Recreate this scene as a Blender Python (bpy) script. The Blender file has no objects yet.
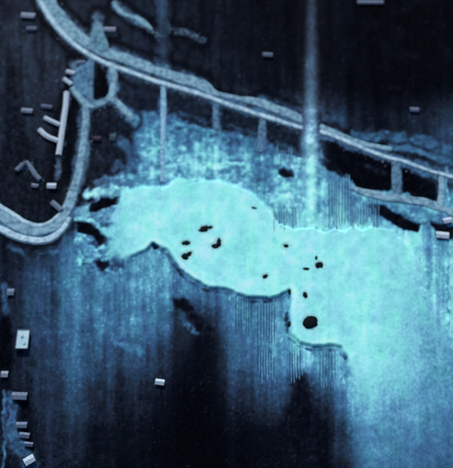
import bpy, bmesh, math, random
import numpy as np
from mathutils import Vector

random.seed(7)
SC = bpy.context.scene
COL = SC.collection

# ------------------------------------------------------------ camera
TILT = math.radians(30); DIST = 900.0; LENS = 36 * DIST / 453.0
cd = bpy.data.cameras.new("camera"); cam = bpy.data.objects.new("camera", cd); COL.objects.link(cam)
cam.location = (0, -DIST * math.sin(TILT), DIST * math.cos(TILT))
cam.rotation_euler = (TILT, 0, 0)
cd.sensor_fit = 'HORIZONTAL'; cd.sensor_width = 36; cd.lens = LENS
cd.clip_start = 1; cd.clip_end = 20000
cd.dof.use_dof = True; cd.dof.focus_distance = 700; cd.dof.aperture_fstop = 0.0088
SC.camera = cam

# ------------------------------------------------------------ world and sun (sun high in the north-north-west)
SUN_EL = 36; SUN_AZ = -14        # azimuth clockwise from +Y (north)
w = bpy.data.worlds.new("World"); SC.world = w; w.use_nodes = True
nt = w.node_tree; bg = nt.nodes['Background']; sky = nt.nodes.new('ShaderNodeTexSky')
sky.sky_type = 'NISHITA'; sky.sun_disc = False
sky.sun_elevation = math.radians(SUN_EL); sky.sun_rotation = math.radians(SUN_AZ)
nt.links.new(sky.outputs[0], bg.inputs[0]); bg.inputs[1].default_value = 0.10
ld = bpy.data.lights.new("sun", 'SUN'); ld.energy = 3.0; ld.angle = math.radians(0.5); ld.color = (1, .96, .9)
sun = bpy.data.objects.new("sun", ld); COL.objects.link(sun)
a = math.radians(SUN_AZ); e = math.radians(SUN_EL)
sdir = Vector((math.sin(a) * math.cos(e), math.cos(a) * math.cos(e), math.sin(e)))
sun.rotation_euler = (-sdir).to_track_quat('-Z', 'Y').to_euler()
SC.view_settings.view_transform = 'Standard'; SC.view_settings.look = 'None'
SC.view_settings.exposure = 0.05; SC.view_settings.gamma = 1

# ------------------------------------------------------------ plan coordinates: (px,py) on the photo <-> metres on the ground
K = 36 / LENS / 453.0
ct, st = math.cos(TILT), math.sin(TILT)
def G(px, py, z=0.0):
    px = np.asarray(px, float); py = np.asarray(py, float)
    u = (px - 226.5) * K; v = (234 - py) * K
    dy = st + v * ct; dz = -ct + v * st
    t = (z - DIST * ct) / dz
    return t * u, -DIST * st + t * dy
def invG(x, y, z=0.0):
    ry = y + DIST * st; rz = z - DIST * ct
    dep = ry * st - rz * ct; up = ry * ct + rz * st
    return 226.5 + x / dep / K, 234 - up / dep / K

# ------------------------------------------------------------ noise
_tabs = {}
def vnoise(x, y, seed=0):
    if seed not in _tabs: _tabs[seed] = np.random.RandomState(seed + 11).rand(256, 256)
    T = _tabs[seed]
    xi = np.floor(x).astype(int); yi = np.floor(y).astype(int)
    fx = x - xi; fy = y - yi; fx = fx * fx * (3 - 2 * fx); fy = fy * fy * (3 - 2 * fy)
    g = lambda i, j: T[(xi + i) & 255, (yi + j) & 255]
    return (g(0,0)*(1-fx) + g(1,0)*fx)*(1-fy) + (g(0,1)*(1-fx) + g(1,1)*fx)*fy - .5
def fbm(x, y, s, seed=0, o=3):
    r = 0; amp = 1
    for k in range(o):
        r = r + amp * vnoise(x / s, y / s, seed + k); s *= .5; amp *= .55
    return r
def sm(x, a, b):
    t = np.clip((x - a) / (b - a), 0, 1); return t * t * (3 - 2 * t)
def seg_dist(px, py, pts, closed=False):
    d = np.full(np.shape(px), 1e9); n = len(pts)
    for i in range(n if closed else n - 1):
        ax, ay = pts[i]; bx, by = pts[(i + 1) % n]
        vx, vy = bx - ax, by - ay; L = vx * vx + vy * vy + 1e-9
        t = np.clip(((px - ax) * vx + (py - ay) * vy) / L, 0, 1)
        d = np.minimum(d, np.hypot(px - ax - t * vx, py - ay - t * vy))
    return d
def inside(px, py, pts):
    c = np.zeros(np.shape(px), bool); n = len(pts)
    for i in range(n):
        ax, ay = pts[i]; bx, by = pts[(i + 1) % n]
        if ay == by: continue
        m = (ay > py) != (by > py)
        c ^= m & (px < (bx - ax) * (py - ay) / (by - ay) + ax)
    return c
def sdf(px, py, pts):
    d = seg_dist(px, py, pts, True); return np.where(inside(px, py, pts), d, -d)

# ------------------------------------------------------------ the lie of the land, as plan shapes
LV = np.array([  # ground tone with the blue glow round the pan painted in, every 40 units
 [1.6,2.0,1.8,1.6,2.2,1.1,.8,.4,.6,.1,0,0,0],
 [2.1,2.1,2.1,1.9,2.3,1.2,1.0,.6,.6,.1,0,0,.2],
 [2.1,2.0,2.0,2.6,3.0,1.6,1.2,.9,.8,.1,0,.1,.4],
 [2.0,1.9,1.6,4.4,5.8,5.0,3.8,3.4,3.6,1.0,1.3,2.0,2.0],
 [2.0,1.5,1.4,5.4,7.2,7.2,6.8,6.2,6.8,3.8,1.5,2.6,3.0],
 [1.6,1.6,2.0,6.6,7.4,7.4,7.2,7.0,7.5,6.4,5.0,5.0,4.0],
 [1.2,2.4,5.0,6.6,6.8,7.2,7.4,7.6,8.5,8.8,8.8,6.4,5.5],
 [1.6,3.9,5.2,5.9,6.6,6.4,6.6,7.2,8.6,9.0,9.0,7.4,6.2],
 [1.2,3.7,4.7,5.4,4.8,3.0,5.4,6.6,8.0,9.0,8.8,7.8,6.6],
 [.6,2.8,3.9,3.5,2.8,2.0,4.6,6.0,6.4,8.2,8.4,7.2,6.2],
 [1.2,2.0,2.7,1.9,1.6,1.2,2.7,3.2,2.6,7.4,8.0,7.4,6.2],
 [1.8,1.3,1.4,.8,.5,.3,.7,1.0,.4,6.0,6.8,6.4,5.6],
 [1.4,1.0,1.0,.5,.2,.1,.2,.4,.1,3.0,4.0,4.0,3.4]])
def level(px, py):
    x = np.clip(px / 40, 0, 11.999); y = np.clip(py / 40, 0, 11.999)
    xi = x.astype(int); yi = y.astype(int); fx = x - xi; fy = y - yi
    fx = fx*fx*(3-2*fx); fy = fy*fy*(3-2*fy)
    return (LV[yi, xi]*(1-fx)+LV[yi, xi+1]*fx)*(1-fy)+(LV[yi+1, xi]*(1-fx)+LV[yi+1, xi+1]*fx)*fy

PAN = [(118,200),(124,192),(135,187),(150,186),(164,189),(172,182),(180,176),(189,184),(203,180),(218,181),(231,184),
       (244,189),(256,196),(265,205),(272,214),(279,224),(295,230),(312,228),(324,234),(335,229),(345,233),(352,225),(362,231),(372,227),(392,231),
       (404,244),(412,262),(420,290),(436,330),(500,360),(500,520),(362,520),(358,440),(356,400),(352,372),(346,356),
       (340,347),(330,345),(312,346),(300,342),(292,334),(290,318),(292,302),(290,290),(280,295),(268,298),(250,297),
       (237,294),(225,288),(207,287),(196,281),(184,272),(175,262),(168,251),(160,247),(153,243),(146,250),(134,256),
       (122,262),(112,258),(106,246),(108,232),(112,216)]
RIM = [(112,262),(122,266),(134,260),(146,254),(153,246),(160,250),(167,256),(174,266),(183,276),(195,285),(207,290.5),(225,292),(237,298),
       (250,301),(268,302),(280,299),(289,294),(288,304),(286.5,320),(288,337),(298,346),(312,350),(330,349),(338,351),(345,358)]
DARK = [  # black ponds and burnt fields between the lanes: polygon, level, edge softness
 ([(98,66),(107,68),(107,92),(104,97),(96,95),(95,80)], .3, 1.5),
 ([(118,82),(158,92),(158,112),(140,112),(124,100)], 1.7, 3),
 ([(168,95),(212,106),(212,127),(190,122),(168,112)], 1.6, 4),
 ([(222,109),(258,122),(258,138),(222,130)], 1.5, 4),
 ([(268,126),(300,137),(302,158),(284,150),(268,143)], 1.6, 4),
 ([(322,140),(350,150),(392,162),(391,190),(376,192),(360,186),(342,172),(326,158)], .2, 2.5),
 ([(402,170),(437,186),(437,204),(420,201),(402,191)], .3, 2),
 ([(322,158),(334,164),(346,178),(338,176),(324,166)], 1.0, 2.5),
 ([(366,203),(386,207),(404,218),(420,226),(418,231),(400,228),(384,218),(368,209)], .5, 1.5),
 ([(431,220),(453,228),(453,240),(436,236)], .4, 2),
 ([(92,204),(104,199),(118,197),(132,198),(124,204),(112,206),(100,211),(90,211)], .2, 1.2),
 ([(76,222),(86,223),(98,230),(106,240),(107,248),(100,244),(90,234),(78,230)], .4, 1.5),
 ([(95,263),(100,260),(106,261),(108,266),(103,270),(97,268)], .9, 2.2),
 ([(114,257),(119,255),(124,259),(123,266),(118,270),(113,265)], 2.6, 2.5),
 ([(172,298),(186,300),(194,312),(184,312),(174,306)], .8, 3),
 ([(186,312),(200,318),(214,330),(200,330),(188,322)], .9, 4),
 ([(279,170),(284,168),(291,171),(293,174),(286,176),(281,174)], 1.2, 2.2),
 ([(112,100),(118,112),(132,128),(132,160),(118,172),(104,176),(92,190),(92,120),(96,110)], 1.3, 5),
 ([(296,378),(304,376),(314,400),(320,470),(290,470),(288,410)], .7, 12),
 ([(150,240),(156,241),(160,248),(154,248)], 1.0, 1.5),
 ([(10,50),(-4,200),(30,222),(60,214),(70,190),(50,190),(20,120)], 1.2, 8),
 ([(0,320),(10,320),(12,365),(0,370)], .1, 2.5),
 ([(22,402),(28,400),(30,420),(22,421)], .4, 2.5),
]
PALE = [
 ([(96,184),(106,178),(116,180)], 1.6, 5, 2.5), ([(112,168),(118,162),(122,166)], 1.6, 4.6, 2.5), ([(122,142),(130,150),(134,168)], 3, 4.2, 5), ([(96,150),(100,160)], 1.4, 2.6, 2), ([(112,134),(114,142)], 2, 3, 2),
 ([(330,176),(350,186)], 2, 5.6, 3), ([(368,166),(384,172)], 1.5, 1.6, 3), ([(180,112),(208,122)], 1.2, 3.2, 2), ([(228,126),(256,136)], 1.2, 3.2, 2), ([(276,142),(300,154)], 1.4, 4, 2.5),
 ([(84,98),(96,104),(106,102),(113,97)], 3, 6.0, 3), ([(72,74),(76,86),(84,96)], 2, 5.6, 3), ([(98,24),(99,50)], 4, 4.4, 4), ([(116,4),(126,16),(140,22)], 2, 4.6, 3), ([(113,66),(114,92)], 2.5, 5.4, 2.5),  # pale bars of ground: centre line, half width, level, softness
 ([(88,194),(112,192),(124,190)], 3.5, 9.2, 2),
 ([(78,214),(92,210),(108,212)], 4.5, 6.6, 4),
 ([(78,219),(92,222),(106,232)], 2, 8.3, 2),
 ([(80,240),(88,250),(96,260)], 4, 6.8, 3),
 ([(112,190),(120,196)], 3, 8, 3),
 ([(225,162),(242,163)], 1.5, 8.6, 1.5),
 ([(172,122),(184,127),(206,129),(220,131)], 1.2, 7, 2),
 ([(118,108),(126,114),(134,122)], 3, 5.5, 2.5),
 ([(344,184),(362,192),(392,199),(428,205),(450,214)], 6, 7.2, 5), ([(380,208),(400,214),(424,222),(446,230)], 2, 6.4, 4), ([(352,196),(366,204),(384,214)], 1.5, 6.6, 3),
 ([(404,212),(420,216),(440,216)], 3, 6.4, 3),
 ([(378,214),(392,222),(400,226)], 1.4, 7, 1.5),
 ([(182,318),(190,328),(198,334)], 1.6, 4, 2.5),
 ([(110,340),(126,345),(138,352)], 2.5, 5.8, 5),
 ([(356,136),(384,136),(420,140),(450,150)], 3, 4.4, 4),
 ([(390,146),(420,152),(452,164)], 2.6, 5.0, 3),
 ([(402,166),(420,172),(444,176)], 2, 5.4, 2.5),
 ([(404,180),(420,186),(436,196)], 1.2, 3, 1.5),
 ([(172,102),(210,114)], 1, 2, 1.5), ([(226,120),(256,130)], 1, 2, 1.5), ([(272,136),(300,148)], 1, 2.6, 1.5),
 ([(124,94),(156,104)], 1, 2.2, 1.5),
 ([(12,396),(12,440)], 5, 4.4, 3), ([(16,442),(30,462)], 8, 3.6, 5),
 ([(4,392),(4,475)], 1, 4.8, 2), ([(3,285),(7,312)], 3, 3.6, 3),
 ([(8,247),(22,252)], 1.5, 3.6, 2), ([(40,256),(56,252)], 1, 4, 2),
 ([(447,168),(448,470)], .8, 7.4, 1.5),  # thin core of the light column near the right edge
]
VERGE_GLOW = [([(38,-8),(52,18),(66,36),(90,54),(112,66),(140,76),(163,84),(205,96),(250,110),(298,126),(340,139),(388,158),(453,177)], 7, 4.6),  # road verges with a pale glow halo painted round them
 ([(56,12),(78,34),(104,52),(144,66),(204,86)], 9, 4.4), ([(262,104),(304,121)], 9, 3.6),
 ([(86,100),(84,140),(77,180),(66,214),(52,231),(36,235),(14,228),(-10,212)], 8, 4.4),
 ([(112,66),(114,90),(108,101),(88,106),(76,90)], 5.5, 4.6), ([(110,98),(133,121)], 6, 4.2), ([(98,18),(98,50)], 7, 4.0),
 ([(78,66),(82,92)], 8, 4.2), ([(67,94),(62,136),(57,178)], 4, 3.4), ([(116,4),(134,18),(150,28)], 5, 3.6),
 ([(20,172),(27,164),(40,181)], 4, 3.2), ([(168,28),(186,33),(204,40)], 4, 2.6), ([(150,29),(160,38)], 4, 2.8), ([(104,32),(116,34)], 3, 3.0), ([(163,0),(163,80)], 7, 2.3)]  # last entry paints the faint upper part of a light column
COLUMN_MOUND = [False]   # added mound that carries the painted light column over the highway (the road bed itself keeps its own level)
def landform(px, py):
    """tone 0..10 and height in metres at plan point"""
    wx = px + 4.2 * fbm(px, py, 8, 40) ; wy = py + 4.2 * fbm(px, py, 8, 50)
    L = level(px + 5*fbm(px, py, 30, 60), py + 5*fbm(px, py, 30, 70))
    # vertical light smear painted as north-south streaks, and blotches
    stx = fbm(px, py / 22, 7, 1, 3); st2 = fbm(px, py / 9, 2.6, 5, 2)
    bl = fbm(px, py, 11, 9, 4); b2 = fbm(px, py, 4, 19, 2)
    amp = .25 + .16 * np.clip(L, 0, 6)
    L = L + amp * (1.9 * stx + .6 * st2) + amp * (.9 * bl + .8 * b2)
    mott = sm(py, 95, 120) * (1 - sm(py, 205, 220)) * sm(px, 105, 140) * (1 - sm(px, 310, 340))
    L = L + mott * (2.2 * fbm(px * .7, py * 1.6, 7, 29, 3) + 1.2*b2)
    # long straight light columns painted into the ground tone
    f = np.exp(-((px - 163) / 9) ** 2) * (1 - sm(py, 180, 195)); L = np.maximum(L, f * (3.0 + 2.8 * sm(py, 60, 130)) + .8*stx)
    f = np.exp(-((px - 303) / 12) ** 2) * sm(py,110,150) * (1 - sm(py, 225, 245)); L = np.maximum(L, f * 6.6 + 1.2*bl)
    f = np.exp(-((px - 448) / 5) ** 2) * sm(py, 165, 180); L = np.maximum(L, f * 4.5 + .5*b2)
    # long dark scour in the lower middle
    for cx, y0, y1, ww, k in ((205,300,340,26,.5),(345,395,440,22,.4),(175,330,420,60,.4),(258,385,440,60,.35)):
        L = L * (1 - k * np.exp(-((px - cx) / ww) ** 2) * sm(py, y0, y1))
    L = L + amp * sm(py, 225, 260) * 1.9 * fbm(px, py / 30, 24, 140, 2)
    H = np.zeros_like(L)
    tip = sm(px, 70, 84) * (1 - sm(px, 116, 132)) * sm(py, 180, 190) * (1 - sm(py, 262, 280))
    rg = 1 - np.abs(fbm(px + .5*py, py * 1.7 - .6*px, 10, 120, 3)) * 3.4
    L = L + tip * (2.6 * rg + 2.5 * b2 - .6)
    for pts, w_, lv in VERGE_GLOW:  # pale halo of glow along the roads, darker band outside it
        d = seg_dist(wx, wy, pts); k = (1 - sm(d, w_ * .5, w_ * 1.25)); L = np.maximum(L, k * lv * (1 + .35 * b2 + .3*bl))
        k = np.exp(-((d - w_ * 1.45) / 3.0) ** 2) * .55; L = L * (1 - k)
    for pts, hw, lv, sf in PALE:
        d = seg_dist(wx, wy, pts); m = 1 - sm(d, hw * .6, hw + sf)
        L = L * (1 - m) + m * np.maximum(lv * .93 + 2.4 * b2 + 1.4 * bl, 0); H += m * .5
    for pts, lv, sf in DARK:
        s = sdf(wx, wy, pts); m = sm(s, -sf, sf * .6)
        L = L * (1 - m) + m * np.maximum(lv + .8 * b2 + .5*st2, 0); H -= m * .8
    for pts, hw, lv, sf in PALE[:10]:   # pale strands that lie on the dark fields
        m = .8 * (1 - sm(seg_dist(wx, wy, pts), hw * .6, hw + sf)); L = L * (1 - m) + m * np.maximum(lv + 1.6 * b2 + bl, 0)
    f = np.exp(-np.abs((px - 311 - 1.5*stx) / (5.6 + .036 * np.clip(py, 0, 230))) ** 1.9) * (1 - sm(py, 225, 245))  # tallest light column, widening downward, painted into the tone
    L = np.maximum(L, f * (3.0 + 1.5 * sm(py, 20, 100) + 4.6 * sm(py, 90, 150)) * (1 + .2 * b2 + .2*bl))
    # the turquoise pan stands above the low ground to the south
    wx2 = px + 1.5 * fbm(px, py, 6, 80, 2); wy2 = py + 1.5 * fbm(px, py, 6, 90, 2)
    s = sdf(wx2, wy2, PAN)
    soft = 1.1 + 16 * sm(px, 345, 420) * sm(py, 215, 330) + 12 * sm(py, 352, 420) + 2.2 * (1 - sm(py, 195, 232)) + 7 * (1 - sm(px, 116, 138)) * sm(py,200,216)
    m = sm(s, -soft, soft)
    fade = sm(py, 345, 480) * 3.3 + sm(px, 370, 470) * sm(py, 235, 330) * 2.2 * (1 - .5*sm(py,330,430))  # glow falling off to the lower right, painted into the pan tone
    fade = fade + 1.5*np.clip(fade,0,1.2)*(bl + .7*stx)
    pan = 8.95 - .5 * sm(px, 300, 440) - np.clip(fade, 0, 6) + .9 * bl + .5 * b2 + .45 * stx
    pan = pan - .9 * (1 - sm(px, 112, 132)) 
    rim_pale = (1 - sm(seg_dist(px, py, RIM), 5, 11)) * .7
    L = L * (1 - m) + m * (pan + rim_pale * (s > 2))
    H = H * (1 - m) + 0
    H = H + 2.2 * m
    if COLUMN_MOUND[0]: H = H + 4.2 * np.exp(-(np.abs(px - 311 - 2*b2) / 8.5) ** 3) * (1 - sm(np.abs(py - 131 - 3*bl), 13, 26)) * (1+.25*b2)
    d = seg_dist(px, py, RIM) + 3.2 * fbm(px, py, 5, 33, 3); r = (1 - sm(d, -.2, 2.4)) * (1-m) * np.clip(.2+.4*sm(px,150,175)+1.1*fbm(px,py,9,35,2),0,.9)
    L = L * (1 - r) + r * 1.6  # scarp shade painted as a broken dark band below the pan
    sp = vnoise(px/1.7,py/2.2,77); L = L + sm(sp,.30,.5)*(.5+.16*L)*1.5*(1-m) - sm(-sp,.36,.5)*.18*L*(1-.5*m)
    H = H + .5 * fbm(px, py, 16, 44, 4) * (1 - .6 * m) + .18 * b2 * (1-.7*m) + .10*st2
    return np.clip(L, 0, 10.5), H
def hz(px, py):
    return float(landform(np.array([float(px)]), np.array([float(py)]))[1][0])

# ------------------------------------------------------------ materials
MATS = {}
def lin(c):
    return tuple(((v/255+.055)/1.055)**2.4 if v/255 > .04045 else v/255/12.92 for v in c)
def mat(name, rgb, rough=.8, var=.35, scale=.5, bump=.3, tint=None, streak=False):
    if name in MATS: return MATS[name]
    m = bpy.data.materials.new(name); m.use_nodes = True; t = m.node_tree; n = t.nodes; l = t.links
    b = n['Principled BSDF']; b.inputs['Roughness'].default_value = rough
    b.inputs['Specular IOR Level'].default_value = .06
    tc = n.new('ShaderNodeTexCoord'); mp = n.new('ShaderNodeMapping')
    g = n.new('ShaderNodeNewGeometry')
    l.new(g.outputs['Position'], mp.inputs[0])
    if streak: mp.inputs['Scale'].default_value = (1, .15, 1)
    nz = n.new('ShaderNodeTexNoise'); nz.inputs['Scale'].default_value = scale; nz.inputs['Detail'].default_value = 6
    nz.inputs['Roughness'].default_value = .65
    l.new(mp.outputs[0], nz.inputs['Vector'])
    c = lin(rgb); d = lin(tint) if tint else tuple(v * .35 for v in c)
    r = n.new('ShaderNodeValToRGB'); r.color_ramp.elements[0].position = .5 - var * .45; r.color_ramp.elements[1].position = .5 + var * .3
    r.color_ramp.elements[0].color = (*d, 1); r.color_ramp.elements[1].color = (*c, 1)
    l.new(nz.outputs[0], r.inputs[0]); l.new(r.outputs[0], b.inputs['Base Color'])
    bp = n.new('ShaderNodeBump'); bp.inputs['Strength'].default_value = bump; bp.inputs['Distance'].default_value = .5
    l.new(nz.outputs[0], bp.inputs['Height']); l.new(bp.outputs[0], b.inputs['Normal'])
    MATS[name] = m; return m

def ground_mat():
    m = bpy.data.materials.new("soil_and_glow"); m.use_nodes = True; t = m.node_tree; n = t.nodes; l = t.links
    b = n['Principled BSDF']; b.inputs['Roughness'].default_value = .95; b.inputs['Specular IOR Level'].default_value = .02
    at = n.new('ShaderNodeAttribute'); at.attribute_name = 'tone_and_glow'  # ground tone, painted glow and light columns included
    g = n.new('ShaderNodeNewGeometry')
    def noise(sx, sy, sc, det=4):
        mp = n.new('ShaderNodeMapping'); mp.inputs['Scale'].default_value = (sx, sy, 1); l.new(g.outputs['Position'], mp.inputs[0])
        z = n.new('ShaderNodeTexNoise'); z.inputs['Scale'].default_value = sc; z.inputs['Detail'].default_value = det
        l.new(mp.outputs[0], z.inputs['Vector']); return z
    def math_(op, a, b_):
        k = n.new('ShaderNodeMath'); k.operation = op
        for i, v in enumerate((a, b_)):
            if isinstance(v, (int, float)): k.inputs[i].default_value = v
            else: l.new(v, k.inputs[i])
        return k.outputs[0]
    n1 = noise(1, .8, .38); n2 = noise(1, .12, .35, 3)
    s = math_('ADD', math_('MULTIPLY', math_('SUBTRACT', n1.outputs[0], .5), .55), math_('MULTIPLY', math_('SUBTRACT', n2.outputs[0], .5), .14))
    amt = math_('MULTIPLY', s, math_('MINIMUM', math_('ADD', math_('MULTIPLY', at.outputs['Fac'], .35), .26), math_('SUBTRACT', 1.5, math_('MULTIPLY', at.outputs['Fac'], 1.45))))
    v = math_('ADD', at.outputs['Fac'], amt)
    r = n.new('ShaderNodeValToRGB'); cr = r.color_ramp
    stops = [(0,(2,4,10)),(.1,(11,17,29)),(.2,(30,40,56)),(.3,(42,64,90)),(.4,(54,90,124)),(.5,(66,115,152)),(.6,(80,142,176)),
             (.7,(106,178,204)),(.8,(136,220,228)),(.9,(160,250,246)),(1,(205,255,252))]
    while len(cr.elements) < len(stops): cr.elements.new(.5)
    for el, (p, c) in zip(cr.elements, stops): el.position = p; el.color = (*lin(c), 1)
    l.new(v, r.inputs[0])
    # slight drift of hue: purple clay in places, green algae in others
    n3 = noise(1, .5, .06, 5)
    hr = n.new('ShaderNodeValToRGB'); hr.color_ramp.elements[0].position = .32; hr.color_ramp.elements[0].color = (1.05, .93, 1.03, 1)
    hr.color_ramp.elements[1].position = .68; hr.color_ramp.elements[1].color = (.90, 1.04, .93, 1)
    e2 = hr.color_ramp.elements.new(.5); e2.color = (1, 1, 1, 1)
    l.new(n3.outputs[0], hr.inputs[0])
    mx = n.new('ShaderNodeMix'); mx.data_type = 'RGBA'; mx.blend_type = 'MULTIPLY'; mx.inputs[0].default_value = .9
    l.new(r.outputs[0], mx.inputs[6]); l.new(hr.outputs[0], mx.inputs[7]); 
    a2 = n.new('ShaderNodeAttribute'); a2.attribute_name = 'greying'
    hs = n.new('ShaderNodeHueSaturation'); l.new(mx.outputs[2], hs.inputs['Color'])
    l.new(math_('SUBTRACT', 1.0, math_('MULTIPLY', a2.outputs['Fac'], .2)), hs.inputs['Saturation']); l.new(hs.outputs[0], b.inputs['Base Color'])
    bp = n.new('ShaderNodeBump'); bp.inputs['Strength'].default_value = .35; bp.inputs['Distance'].default_value = .6
    l.new(n1.outputs[0], bp.inputs['Height']); l.new(bp.outputs[0], b.inputs['Normal'])
    return m

# ------------------------------------------------------------ object helpers
def link(name, verts, faces, m=None, parent=None, smooth=False):
    me = bpy.data.meshes.new(name); me.from_pydata([tuple(map(float, v)) for v in verts], [], faces); me.update()
    if smooth: me.polygons.foreach_set('use_smooth', [True] * len(me.polygons))
    o = bpy.data.objects.new(name, me); COL.objects.link(o)
    if m: me.materials.append(m)
    if parent: o.parent = parent
    return o
def tag(o, label=None, cat=None, group=None, kind=None):
    if label: o['label'] = label
    if cat: o['category'] = cat
    if group: o['group'] = group
    if kind: o['kind'] = kind
    return o
def empty(name, loc, rz=0):
    o = bpy.data.objects.new(name, None); COL.objects.link(o); o.location = loc; o.rotation_euler = (0, 0, rz); return o

# ------------------------------------------------------------ ground sheet (reaches far past the frame)
def axis(lo, hi, step, far):
    a = np.arange(lo, hi + .1, step); out = []; s = step; v = hi
    while v < far: s *= 1.35; v += s; out.append(v)
    o2 = []; s = step; v = lo
    while v > -far: s *= 1.35; v -= s; o2.append(v)
    return np.concatenate([o2[::-1], a, out])
xs = axis(-262, 262, 1.0, 6000); ys = axis(-285, 335, 1.0, 6000)
X, Y = np.meshgrid(xs, ys); PX, PY = invG(X, Y)
far = (Y < -600) | (np.abs(PX) > 3000) | (np.abs(PY) > 3000)
PX = np.clip(np.where(far, 0, PX), -400, 900); PY = np.clip(np.where(far, 0, PY), -400, 900)
COLUMN_MOUND[0] = True; Lt, Ht = landform(PX.ravel(), PY.ravel()); COLUMN_MOUND[0] = False
fr = (np.maximum(np.abs(X), np.abs(Y)).ravel() > 420)
Ht = np.where(fr, 0, Ht)
nx, ny = len(xs), len(ys)
co = np.stack([X.ravel(), Y.ravel(), Ht], 1).astype(np.float32)
me = bpy.data.meshes.new('ground'); me.vertices.add(nx * ny); me.vertices.foreach_set('co', co.ravel())
I, J = np.meshgrid(np.arange(nx - 1), np.arange(ny - 1)); b0 = (J * nx + I).ravel()
quads = np.stack([b0, b0 + 1, b0 + nx + 1, b0 + nx], 1).astype(np.int32)
nf = len(quads); me.loops.add(nf * 4); me.polygons.add(nf)
me.loops.foreach_set('vertex_index', quads.ravel()); me.polygons.foreach_set('loop_start', np.arange(nf, dtype=np.int32) * 4)
me.polygons.foreach_set('loop_total', np.full(nf, 4, np.int32)); me.polygons.foreach_set('use_smooth', np.ones(nf, bool))
greying = np.exp(-(np.abs(PX.ravel() - 311) / 16) ** 2) * (1 - sm(PY.ravel(), 120, 200)) + .6 * (1 - sm(PX.ravel(), 90, 140)) * (1 - sm(PY.ravel(), 190, 240)) + .35 * (1 - sm(PY.ravel(), 60, 120))  # greys the painted light column, and the ground at left and top
a2 = me.attributes.new('greying', 'FLOAT', 'POINT'); a2.data.foreach_set('value', np.clip(greying, 0, 1).astype(np.float32))
at = me.attributes.new('tone_and_glow', 'FLOAT', 'POINT'); at.data.foreach_set('value', (Lt / 10).astype(np.float32))
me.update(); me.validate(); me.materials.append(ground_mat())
go = bpy.data.objects.new('ground', me); COL.objects.link(go); tag(go, 'dark ground under a turquoise salt pan and painted blue glow with light columns', kind='structure')

# ------------------------------------------------------------ roads on low embankments
def smooth_line(pts, step=2.0):
    P = [np.array(p, float) for p in pts]; P = [2 * P[0] - P[1]] + P + [2 * P[-1] - P[-2]]; out = []
    for i in range(1, len(P) - 2):
        n = max(2, int(np.hypot(*(P[i+1][:2] - P[i][:2])) / step))
        for k in range(n):
            t = k / n
            out.append(.5 * ((2*P[i]) + (-P[i-1]+P[i+1])*t + (2*P[i-1]-5*P[i]+4*P[i+1]-P[i+2])*t*t + (-P[i-1]+3*P[i]-3*P[i+1]+P[i+2])*t**3))
    out.append(P[-2]); return np.array(out)
def road(name, pts, width, m, h=1.2, side=1.3, jit=.35, label=None, parent=None, kind='structure', seed=0, grade=False):
    """pts in plan (x, y[, width factor]); a banked strip with sloping shoulders"""
    pts = [(*p, 1.0) if len(p) == 2 else p for p in pts]
    L = smooth_line(pts, 2.0); gx, gy = G(L[:, 0], L[:, 1]); wv = L[:, 2] * width
    base = landform(L[:, 0], L[:, 1])[1]
    ker = np.ones(9) / 9; base = np.convolve(np.pad(base, 4, 'edge'), ker, 'valid')
    # a bank stands on the highest ground under its width
    tx = np.gradient(gx); ty = np.gradient(gy); ln = np.hypot(tx, ty); nxx, nyy = -ty / ln, tx / ln
    rs = np.random.RandomState(seed + len(L)); vs = []; fs = []
    n = len(L)
    w1 = wv / 2 * (1 + jit * .5 * np.array([fbm(np.array([i * .7]), np.array([3.1 + seed]), 3, 7)[0] for i in range(n)]))
    w2 = wv / 2 * (1 + jit * .5 * np.array([fbm(np.array([i * .7]), np.array([93.1 + seed]), 3, 8)[0] for i in range(n)]))
    for i in range(n):
        for off, z in ((-w1[i] - side * 1.6, -1.2), (-w1[i], h), (-w1[i] * .33, h + .08), (w2[i] * .33, h + .08), (w2[i], h), (w2[i] + side * 1.6, -1.2)):
            vs.append((gx[i] + nxx[i] * off, gy[i] + nyy[i] * off, base[i] + z))
    for i in range(n - 1):
        for k in range(5): a_ = i * 6 + k; fs.append((a_, a_ + 6, a_ + 7, a_ + 1))
    fs.append((0, 1, 2, 3, 4, 5)); e_ = (n - 1) * 6; fs.append((e_ + 5, e_ + 4, e_ + 3, e_ + 2, e_ + 1, e_))
    o = link(name, vs, fs, m, parent)
    bm = bmesh.new(); bm.from_mesh(o.data); bmesh.ops.recalc_face_normals(bm, faces=bm.faces); bm.to_mesh(o.data); bm.free()
    if kind: o['kind'] = kind
    if label: o['label'] = label
    return o
M_bright = mat('pale_concrete', (194,226,240), var=.3, scale=.22, tint=(120,160,184))
M_mid = mat('weathered_concrete', (142,184,202), var=.3, scale=.2, tint=(84,122,148))
M_dim = mat('dusty_asphalt', (100,140,168), var=.3, scale=.2, tint=(50,82,112))
M_green = mat('lichen_grey_gravel', (136,188,196), var=.3, scale=.2, tint=(66,110,130))
M_white = mat('white_sheet_roof', (206,226,240), var=.5, scale=.6, tint=(150,168,190))
M_blue = mat('blue_grey_paving', (96,146,176), var=.3, scale=.22, tint=(48,84,120))
M_wall = mat('dark_block_wall', (54,68,88), var=.5, scale=.8)
M_rock = mat('black_wet_rock', (6,24,32), rough=.7, var=.6, scale=.8, bump=.6)
M_rim = mat('salt_crust_rim', (176,240,242), var=.3, scale=.5, tint=(140,214,222))
M_door = mat('dark_steel_door', (30,38,52), var=.3, scale=1)
M_line = mat('lane_paint', (235,240,244), var=.3, scale=.8, tint=(170,180,190))

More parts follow.
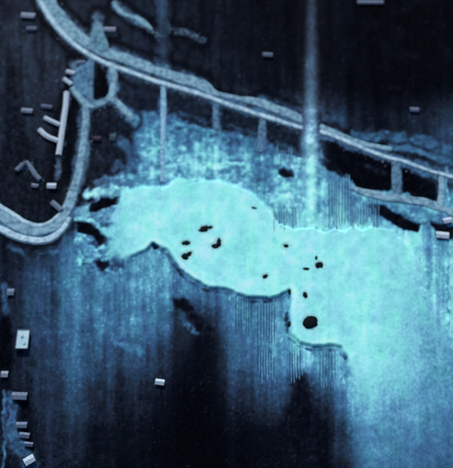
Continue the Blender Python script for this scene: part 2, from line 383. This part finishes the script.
HW = [(34,-14),(44,8),(56,26),(70,41),(86,53),(102,62),(120,69),(140,76),(163,84),(185,90),(205,96),(226,104),(250,112),(275,120),(298,127),(316,131),(340,139),(366,150),(388,158),(408,163),(432,172),(475,184)]
road('highway', [(x, y, (1 if x < 290 else (.8 if x<390 else .6))) for x, y in HW], 4.6, M_bright, h=1.6, label='pale concrete highway sweeping across the picture', seed=1)
road('service_road', [(46,-10,.8),(56,12,1.2),(70,29,1.2),(86,42,1.2),(102,51,1.3),(122,58,1.1),(144,66,1.1),(166,74,1.1),(188,81,1.2),(204,86,1.2),(214,93,.6),(236,98,.5),(262,104,1.0),(284,112,.9),(304,121,.8),(330,131,.6),(360,143,.5),(392,150,.4)],
     10.5, M_mid, h=1.0, label='broad mottled grey road running above the highway', seed=2, jit=.8)
road('loop_road', [(85,100,.5),(86,118,.55),(84,140,.6),(81,160,.65),(77,180,.75),(71,200,.95),(63,216,1.05),(52,227,1.1),(36,231,1.15),(20,227,1.15),(8,220,1.15),(-12,208,1.15)], 9.5, M_mid, h=1.3, label='dim road bending down into a wide hook at left edge', seed=3)
road('loop_kerb', [(70,218,.6),(64,228,.8),(54,237),(42,241),(28,240),(14,236),(2,230),(-12,224)], 5.6, M_bright, h=1.9, label='bright outer lane of the hooked road', seed=4)
road('loop_kerb', [(60,214,.5),(50,223),(38,226),(24,222),(10,213),(-12,200)], 3.2, M_bright, h=1.9, label='thin bright inner lane of the hooked road', seed=5)
road('ring_road', [(112,66),(114,78),(113,90),(110,98),(100,104),(88,106),(80,98),(72,88)], 5.5, M_mid, h=1.3, label='pale ring road round a black pond', seed=6, jit=.7)
road('ring_road', [(92,58),(91,72),(90,90),(90,106)], 5, M_dim, h=1.2, label='grey link road west of the black pond', seed=16, jit=.5)
road('spur_road', [(110,98),(118,104),(126,112),(133,120,.6)], 6, M_mid, h=1.0, label='short spur road leaving the ring', seed=7)
road('dirt_track', [(114,2,.7),(120,12),(134,18,1.2),(144,23,1.3),(152,30,.5)], 4.5, M_mid, h=.9, label='short grey track at the top edge', seed=8, jit=.9)
road('lane', [(163,84),(163.5,110,1.1),(163,140,1),(162.5,165,.8),(162,182,.5)], 3.7, mat('light_column_blue',(160,206,228),var=.34,scale=.3,tint=(86,136,176)), h=.8, label='straight pale blue strip drawn for a light column down to the salt pan', seed=9)  # added strip standing in for a light column
for i, (ln_, wd, lb, mm) in enumerate([
  ([(216,98),(216,114),(217,134,.8)], 4.5, 'second cross lane from left between the dark fields', M_dim),
  ([(263,116),(262,134),(260,152,.8)], 6, 'third cross lane from left between the dark fields', M_dim),
  ([(396,158),(397,176),(397,196)], 7.5, 'wide cross lane between the two blackest fields', M_dim),
  ([(441,172),(442,190),(440,212)], 5, 'last cross lane near the right edge', M_mid)]):
    road('lane', ln_, wd, mm, h=.7, label=lb, seed=20 + i, jit=.8)
road('levee', [(350,188,.5),(372,195),(396,199,1.1),(420,202,1.1),(440,208,1),(470,220)], 7.5, M_mid, h=1.0, label='greenish levee below the black fields', seed=30, jit=.8)
road('levee', [(402,163,.4),(418,168),(434,173),(452,176),(470,180)], 3, M_mid, h=1.4, label='thin pale levee at right under the highway', seed=31, jit=.8)

# ------------------------------------------------------------ paved yards at the junction
def yard(name, pts, m, label, h=1.0):
    q = []
    for i in range(len(pts)):
        (ax_, ay_), (bx_, by_) = pts[i], pts[(i+1) % len(pts)]
        for k in range(5):
            f = k/5; x_, y_ = ax_+(bx_-ax_)*f, ay_+(by_-ay_)*f; u_ = np.array([x_]); v_ = np.array([y_])
            q.append((x_+4*fbm(u_,v_,5,21,2)[0], y_+4*fbm(u_,v_,5,31,2)[0]))
    pts = q; n = len(pts); top = []; bot = []
    zb = max(hz(x, y) for x, y in pts)
    for x, y in pts:
        gx, gy = G(x, y); top.append((gx, gy, zb + h)); 
    c = np.mean(np.array(top), 0)
    for t_ in top: d = np.array(t_) - c; bot.append((c[0] + d[0] * 1.06, c[1] + d[1] * 1.06, zb - 1.5))
    fs = [tuple(range(n))] + [(i, (i + 1) % n, n + (i + 1) % n, n + i) for i in range(n)]
    o = link(name, top + bot, fs, m); bm = bmesh.new(); bm.from_mesh(o.data); bmesh.ops.recalc_face_normals(bm, faces=bm.faces); bm.to_mesh(o.data); bm.free()
    return tag(o, label, kind='structure')
yard('yard', [(90,62),(89,100),(84,98),(78,92),(74,88),(76,84),(70,80),(75,76),(73,72),(79,69),(80,64)], M_blue, 'blue grey paved yard with a stepped west edge')
yard('forecourt', [(95,22),(98,16),(101,24),(104,34),(110,44),(108,52),(98,53),(88,46),(91,38)], mat('teal_paving', (112,158,178), var=.3, scale=.2, tint=(54,92,116)), 'teal wedge of paving north of the junction')

# ------------------------------------------------------------ buildings
def gable(pts, width, h, rise, name, label, cat, roof, group=None, doors=1):
    """a long building that follows plan points: wall and roof are its parts"""
    gx, gy = G(np.array([p[0] for p in pts], float), np.array([p[1] for p in pts], float))
    zb = min(hz(*p) for p in pts) - .4; z0 = max(hz(*p) for p in pts) + h
    ox, oy = float(np.mean(gx)), float(np.mean(gy)); t = empty(name, (ox, oy, zb)); tag(t, label, cat, group)
    tx = np.gradient(gx); ty = np.gradient(gy); l_ = np.hypot(tx, ty); ax, ay = -ty / l_, tx / l_
    wv, wf, rv, rf = [], [], [], []; n = len(gx); H_ = z0 - zb; hw = width / 2
    ux, uy = tx / l_, ty / l_
    for i in range(n):
        x, y = gx[i] - ox, gy[i] - oy
        for s, z in ((-hw, 0), (-hw, H_), (0, H_ + rise), (hw, H_), (hw, 0)): wv.append((x + ax[i]*s, y + ay[i]*s, z))
        e_ = -.5 if i == 0 else (.5 if i == n - 1 else 0); x += ux[i]*e_; y += uy[i]*e_
        o_ = hw + .45; dz = rise * .45 / hw
        for s, z in ((-o_, H_ - dz + .06), (0, H_ + rise + .08), (o_, H_ - dz + .06), (o_, H_ - dz + .26), (0, H_ + rise + .3), (-o_, H_ - dz + .26)):
            rv.append((x + ax[i]*s, y + ay[i]*s, z))
    for i in range(n - 1):
        for k in (0, 3): a_ = i*5+k; wf.append((a_, a_+1, a_+6, a_+5))
        for k in range(6): a_ = i*6+k; b_ = i*6+(k+1) % 6; rf.append((a_, b_, b_+6, a_+6))
    wf += [(0,1,2,3,4), tuple((n-1)*5 + k for k in (4,3,2,1,0))]
    rf += [(0,1,4,5),(1,2,3,4)]; q = (n-1)*6; rf += [(q+5,q+4,q+1,q),(q+4,q+3,q+2,q+1)]
    link('wall', wv, wf, M_wall, t); link('roof', rv, rf, roof, t)
    # a sliding door on the south gable
    i = n - 1; x, y = gx[i]-ox + ux[i]*.08, gy[i]-oy + uy[i]*.08; dw = min(1.4, hw*.6); dv = []
    for ee in (0, .12):
        for s, z in ((-dw, .3), (dw, .3), (dw, min(2.8, H_)), (-dw, min(2.8, H_))): dv.append((x + ax[i]*s + ux[i]*ee, y + ay[i]*s + uy[i]*ee, z))
    link('door', dv, [(0,1,2,3),(4,5,6,7),(0,1,5,4),(1,2,6,5),(2,3,7,6),(3,0,4,7)], M_door, t)
    return t
M_pink = mat('dusty_pink_sheet_roof', (150,166,186), var=.4, scale=.3, tint=(120,124,148))
M_grey = mat('grey_sheet_roof', (124,144,168), var=.6, scale=.5, tint=(78,88,110))
def shed(x, y, lpx, wpx, ang, label, roof, h=2.6, group=None, name='shed'):
    a_ = math.radians(ang); dx, dy = math.cos(a_) * lpx / 2, math.sin(a_) * lpx / 2
    return gable([(x - dx, y - dy), (x, y), (x + dx, y + dy)], wpx, h, 1.0, name, label, 'shed', roof, group)
# comb-shaped works on the left
gable([(67,94),(66,108),(64,122),(62,136),(60,150),(59,156)], 4.6, 3, 1.4, 'long_shed', 'long pale roofed shed standing upright beside the dim road', 'shed', M_white)
shed(47, 108, 10, 3.2, 8, 'short grey roofed wing, topmost of three beside the long shed', M_grey)
gable([(45,119),(51,122),(60,126)], 3.6, 2.6, 1, 'shed', 'white roofed wing, middle of three beside the long shed', 'shed', M_white)
gable([(40,131),(45,136),(50,139),(58,142)], 4.2, 2.6, 1, 'shed', 'bent white roofed wing, lowest of three beside the long shed', 'shed', M_white)
gable([(17,171),(22,166),(27,163),(31,168),(35,175),(40,180)], 3.6, 2.6, 1, 'bent_shed', 'hook shaped grey roofed shed alone in the dark field', 'shed', M_grey)
shed(28.5, 17, 13, 6, 4, 'pink white roofed shed, larger of two near top left corner', M_pink, 3)
shed(32, 30, 9, 4, 0, 'small dull grey shed below the larger one near top left corner', M_grey)
shed(27.5, 112, 10, 4.4, 4, 'pale pinkish shed alone left of the shed wings', M_pink)
shed(52, 187, 8, 5, 0, 'short white roofed shed above the hooked road', M_white)
shed(57, 207, 12, 4.5, 40, 'slanting grey roofed shed touching the hooked road', M_grey)
shed(35, 186, 6, 3, 10, 'tiny pinkish shed below the hook shaped shed', M_pink, 2)
shed(110, 31, 11, 5, 2, 'pinkish roofed shed beside the teal forecourt', M_pink)
shed(81, 64, 8, 4, -8, 'grey roofed shed at the top of the stepped yard', M_grey)
shed(71, 74, 8, 4, 14, 'pale roofed shed on the upper step of the yard', M_white)
shed(68, 83, 9, 3.6, 36, 'slanting pale shed on the lower step of the yard', M_white)
shed(370, 3.5, 25, 3.6, 0, 'long grey white roofed shed at the top edge on black ground', M_pink)
shed(414, 111, 8, 4, 3, 'small grey shed alone on the black ground at right', M_grey)
shed(267.5, 56, 9, 4, 4, 'small grey blue shed alone above the highway', M_grey)
shed(160, 383, 8, 4.5, 8, 'small pale shed alone in the dark lower left', M_white)
shed(97, 139, 7, 4, 0, 'small dull pink shed on dark ground right of the dim road', mat('dull_pink_roof',(88,74,96),var=.5,scale=.5), 2)
shed(113, 138, 5, 7, 0, 'little green roofed shed west of the straight blue light column', mat('dull_green_roof',(70,98,108),var=.5,scale=.5), 2)
shed(20, 397, 14, 6, 2, 'grey roofed shed at the north end of the left edge strip', M_grey)
shed(22, 426, 10, 4.5, 0, 'grey shed, upper of two close together by the left edge', M_grey)
shed(25, 436, 9, 4, 6, 'dull shed, lower of two close together by the left edge', M_grey, 2)
shed(29, 445, 8, 3, 6, 'narrow dull shed below the pair by the left edge', M_grey, 2)
shed(30, 461, 10, 6, -30, 'pale slanting shed in the bottom left corner', M_white)
shed(5, 375, 6, 5, 0, 'tiny pale hut on the black strip at left edge', M_pink, 2)
shed(442, 236, 12, 6, 6, 'white roofed shed beside the dark ditch at right edge', M_white)
shed(447, 222, 8, 5, -10, 'small white shed at right edge below the levee', M_white)
shed(11, 293, 6, 6, 0, 'tiny pale hut near the middle of the left edge', M_grey, 2)

# bright flat-roofed store
def boxv(x0, x1, y0, y1, z0, z1):
    return [(x0,y0,z0),(x1,y0,z0),(x1,y1,z0),(x0,y1,z0),(x0,y0,z1),(x1,y0,z1),(x1,y1,z1),(x0,y1,z1)]
BF = [(0,3,2,1),(4,5,6,7),(0,1,5,4),(1,2,6,5),(2,3,7,6),(3,0,4,7)]
gx, gy = G(23.5, 341); zz = hz(23, 341)
t = empty('flat_roofed_store', (gx, gy, zz - .3)); tag(t, 'bright white flat roofed building alone near the left edge', 'building')
link('wall', boxv(-5.2, 5.2, -9, 9, 0, 4.6), BF, M_wall, t)
link('roof', boxv(-5.4, 5.4, -9.2, 9.2, 4.61, 4.95), BF, mat('bright_membrane_roof', (205,232,236), var=.8, scale=.16, tint=(120,180,200)), t)
for (q0, q1, r0, r1) in ((-5.6,5.6,9.21,9.6),(-5.6,5.6,-9.6,-9.21),(-5.8,-5.42,-9.2,9.2),(5.42,5.8,-9.2,9.2)):
    link('parapet', boxv(q0, q1, r0, r1, 3.8, 5.5), BF, M_grey, t)
link('vent', boxv(-2, .4, 2, 4.4, 4.96, 6.0), BF, M_white, t); link('vent', boxv(1, 3, -5, -3, 4.96, 5.8), BF, M_white, t)
link('door', boxv(-1.4, 1.4, -9.75, -9.61, .3, 3.2), BF, M_door, t)

# ------------------------------------------------------------ black rocks in the turquoise pan, each in a crust of salt
def rock(x, y, w_, h_, ang, label, seed):
    gx, gy = G(x, y); z = hz(x, y); t = empty('rock', (gx, gy, z), math.radians(-ang)); tag(t, label, 'rock', 'black rocks in the turquoise pan')
    rs = np.random.RandomState(seed); nr, nsg = 5, 18; vs = []; fs = []
    rad = 1 + (.14 if w_ > 12 else .3) * np.array([math.sin(2*k*2*math.pi/nsg + seed) * .6 + (rs.rand() - .5) * 1.1 for k in range(nsg)])
    ht = min(w_, h_) * .17
    for j in range(nr):
        f = math.cos(j / nr * math.pi / 2) ** .7; zj = ht * math.sin(j / nr * math.pi / 2)
        for k in range(nsg):
            a_ = k / nsg * 2 * math.pi; q = 1 + (rs.rand() - .5) * .14
            vs.append((math.cos(a_) * w_/2 * rad[k] * f * q, math.sin(a_) * h_/2/ct * rad[k] * f * q, zj - (.5 if j == 0 else 0) + (rs.rand()-.5)*.2))
    vs.append((0, 0, ht))
    for j in range(nr - 1):
        for k in range(nsg): a_ = j*nsg+k; b_ = j*nsg+(k+1) % nsg; fs.append((a_, b_, b_+nsg, a_+nsg))
    for k in range(nsg): fs.append(((nr-1)*nsg+k, (nr-1)*nsg+(k+1) % nsg, nr*nsg))
    link('boulder', vs, fs, M_rock, t, smooth=True)
    if min(w_, h_) > 3.9 and not (289 <= x <= 291):
        vs = []; fs = []
        for k in range(nsg):
            a_ = k / nsg * 2 * math.pi; e1 = 1.2 + rs.rand() * .5; e2 = 3 + rs.rand() * 1.6
            for add, z_ in ((.2, -.4), (e1, .35), (e2, -.4)):
                vs.append((math.cos(a_) * (w_/2*rad[k] + add), math.sin(a_) * (h_/2/ct*rad[k] + add), z_))
        for k in range(nsg):
            for q in (0, 1): a_ = k*3+q; b_ = ((k+1) % nsg)*3+q; fs.append((a_, b_, b_+1, a_+1))
        link('salt_rim', vs, fs, M_rim, t, smooth=True)
for i, r_ in enumerate([
  (204,230,11,6.5,-8,'flat black rock, topmost of the four clustered on the left of the pan'),
  (210,228.5,6,4,0,'small dark knob touching the topmost rock of the cluster of four'),
  (186,244,8,5.5,0,'smallest black rock, left in the cluster of four'),
  (216,247,9,5.5,-20,'broad part of the black rock on the right of the cluster of four'),
  (219,243.5,5.5,8,15,'upright knob joined to the right rock of the cluster of four'),
  (185,257.5,9,6,5,'lowest black rock of the cluster of four'),
  (189.5,255,7.5,4,-28,'pointed tip joined to the lowest rock of the cluster of four'),
  (310,323,14.5,12.5,0,'largest round black rock near the lower edge of the pan'),
  (319,266,8,7,0,'black rock with a thin spike in the middle of the pan'),
  (316,259,2.5,5,20,'thin spike above the middle rock'),
  (306,270,7,3,-10,'flat small dark rock left of the middle rock'),
  (305,296,6,5.5,0,'small black rock between the middle rock and the largest one'),
  (290,291,5,6,0,'dark rock at the inner corner of the pan edge'),
  (290,323.5,5,5,0,'small dark rock at the pan edge left of the largest rock'),
  (265,277.5,5,5,0,'faint dark rock alone above the scalloped edge'),
  (286,247,5,4.5,0,'faint dark rock alone in the upper middle of the pan'),
  (254,209,6,2.5,5,'thin flat dark rock near the upper shore of the pan')]):
    rock(*r_, 100 + i)

# ------------------------------------------------------------ fine furrows on the pale ground: too narrow to pick apart
def furrows(x0, x1, y0, y1, sp, lb, dark=False, seed=0):
    rs = random.Random(seed); vs = []; fs = []; x = x0
    while x < x1:
        a0 = y0 + rs.uniform(-5, 4); a1 = y1 + rs.uniform(-9, 4); n = int((a1 - a0) / 2.5)
        L = np.stack([np.full(n, x), np.linspace(a0, a1, n)], 1); hh = landform(L[:, 0], L[:, 1])[1]; gxx, gyy = G(L[:, 0], L[:, 1])
        b_ = len(vs)
        for i in range(n):
            e_ = .2 if i in (0, n-1) else 1; ww = .6 * (1 + .3 * rs.uniform(-1, 1)); jx = rs.uniform(-.15, .15)
            vs += [(gxx[i] - ww + jx, gyy[i], hh[i] - .3), (gxx[i] + jx, gyy[i], hh[i] + .55 * e_), (gxx[i] + ww + jx, gyy[i], hh[i] - .3)]
        for i in range(n - 1):
            for k in (0, 1): a_ = b_ + i*3+k; fs.append((a_, a_+1, a_+4, a_+3))
        x += sp * rs.uniform(.85, 1.15)
    return tag(link('furrows', vs, fs, mat('dark_furrow_soil', (50,94,138), var=.4, scale=.5) if dark else mat('pale_furrow_soil', (128,192,222), var=.4, scale=.5, tint=(92,146,188))), lb, 'furrows', kind='stuff')
for i, (x0, x1, y0, y1, lb) in enumerate([
  (329,352,178,227,'above the pan right of the light column'), (353,378,203,228,'above the pan between light column and black ditch'),
  (258,277,301,347,'below the scalloped edge'), (236,254,298,336,'below the left end of the scalloped edge'), (258,275,352,380,'lower down below the scalloped edge'),
  (290,303,350,380,'below the inner corner'), (320,337,350,388,'below the largest rock'),
  (276,292,149,163,'on the dark patch left of the light column'), (274,298,208,229,'meeting the upper shore of the pan')]):
    furrows(x0, x1, y0, y1, 2.7, 'dark close furrows ' + lb, True, i)
    if i != 3: furrows(x0 + 1.35, x1 + 1.35, y0, y1, 2.7, 'pale close furrows ' + lb, False, i + 50)

# ------------------------------------------------------------ low scrub on the dark ground, one uncountable mass
def scrub(N=2600):
    rs = np.random.RandomState(5)
    px = rs.uniform(-12, 466, N * 6); py = rs.uniform(-12, 480, N * 6)
    L, H = landform(px, py); dens = fbm(px, py, 18, 66, 3)
    ok = (L < 1.9) & (L > .25) & (dens > .02)
    for pts in (HW, [(46,-10),(86,42),(144,66),(204,88),(300,120)], [(85,100),(84,140),(77,180),(63,222),(36,234),(8,226)], [(67,94),(59,156)]):
        ok &= seg_dist(px, py, pts) > 10
    ok &= seg_dist(px, py, RIM) > 9
    px, py, L, H = px[ok][:N], py[ok][:N], L[ok][:N], H[ok][:N]
    gx, gy = G(px, py); vs = []; fs = []
    for i in range(len(px)):
        r = .5 + 1.3 * rs.rand() ** 2; h = r * rs.uniform(.25, .5); b_ = len(vs); n = 7
        for j, (f, z) in enumerate(((1.0, 0), (.85, .55), (.4, .95))):
            for k in range(n):
                a_ = (k + .5 * j) / n * 6.283; q = f * r * rs.uniform(.65, 1.2)
                vs.append((gx[i] + math.cos(a_) * q, gy[i] + math.sin(a_) * q, H[i] - .2 + z * h * rs.uniform(.8, 1.2)))
        for j in range(2):
            for k in range(n): a_ = b_ + j*n+k; c_ = b_ + j*n+(k+1) % n; fs += [(a_, c_, c_+n), (a_, c_+n, a_+n)]
        fs.append(tuple(b_ + 2*n + k for k in range(n)))
    return tag(link('scrub', vs, fs, mat('blue_green_scrub', (14,22,34), var=.4, scale=.12, bump=.5, tint=(5,8,14))), 'low dark scrub scattered over the dark ground', 'scrub', kind='stuff')
scrub()

# ------------------------------------------------------------ loose rubble along the verges, one uncountable mass
def rubble():
    rs = np.random.RandomState(9); vs = []; fs = []
    for pts, w_, lv in VERGE_GLOW[:-1]:
        Lp = smooth_line([(*p, 1) for p in pts], 1.0); n = int(len(Lp) * 4.5); idx = rs.randint(0, len(Lp), n)
        px = Lp[idx, 0] + rs.normal(0, w_ * .42, n); py = Lp[idx, 1] + rs.normal(0, w_ * .42, n)
        H = landform(px, py)[1]; gx, gy = G(px, py)
        for i in range(n):
            r = .3 + .7 * rs.rand() ** 2; b_ = len(vs); a0 = rs.rand() * 6
            for f, z in ((1, -.2), (.7, .5)):
                for k in range(5):
                    a_ = a0 + k * 1.2566; q = r * f * rs.uniform(.7, 1.3); vs.append((gx[i] + math.cos(a_)*q*1.3, gy[i] + math.sin(a_)*q, H[i] + z * r))
            for k in range(5): c_ = (k+1) % 5; fs.append((b_+k, b_+c_, b_+5+c_, b_+5+k))
            fs.append(tuple(b_+5+k for k in range(5)))
    tag(link('rubble', vs, fs, mat('broken_concrete', (126,154,176), var=.3, scale=.2, tint=(54,76,100))), 'pale rubble strewn along the road verges', 'rubble', kind='stuff')
rubble()
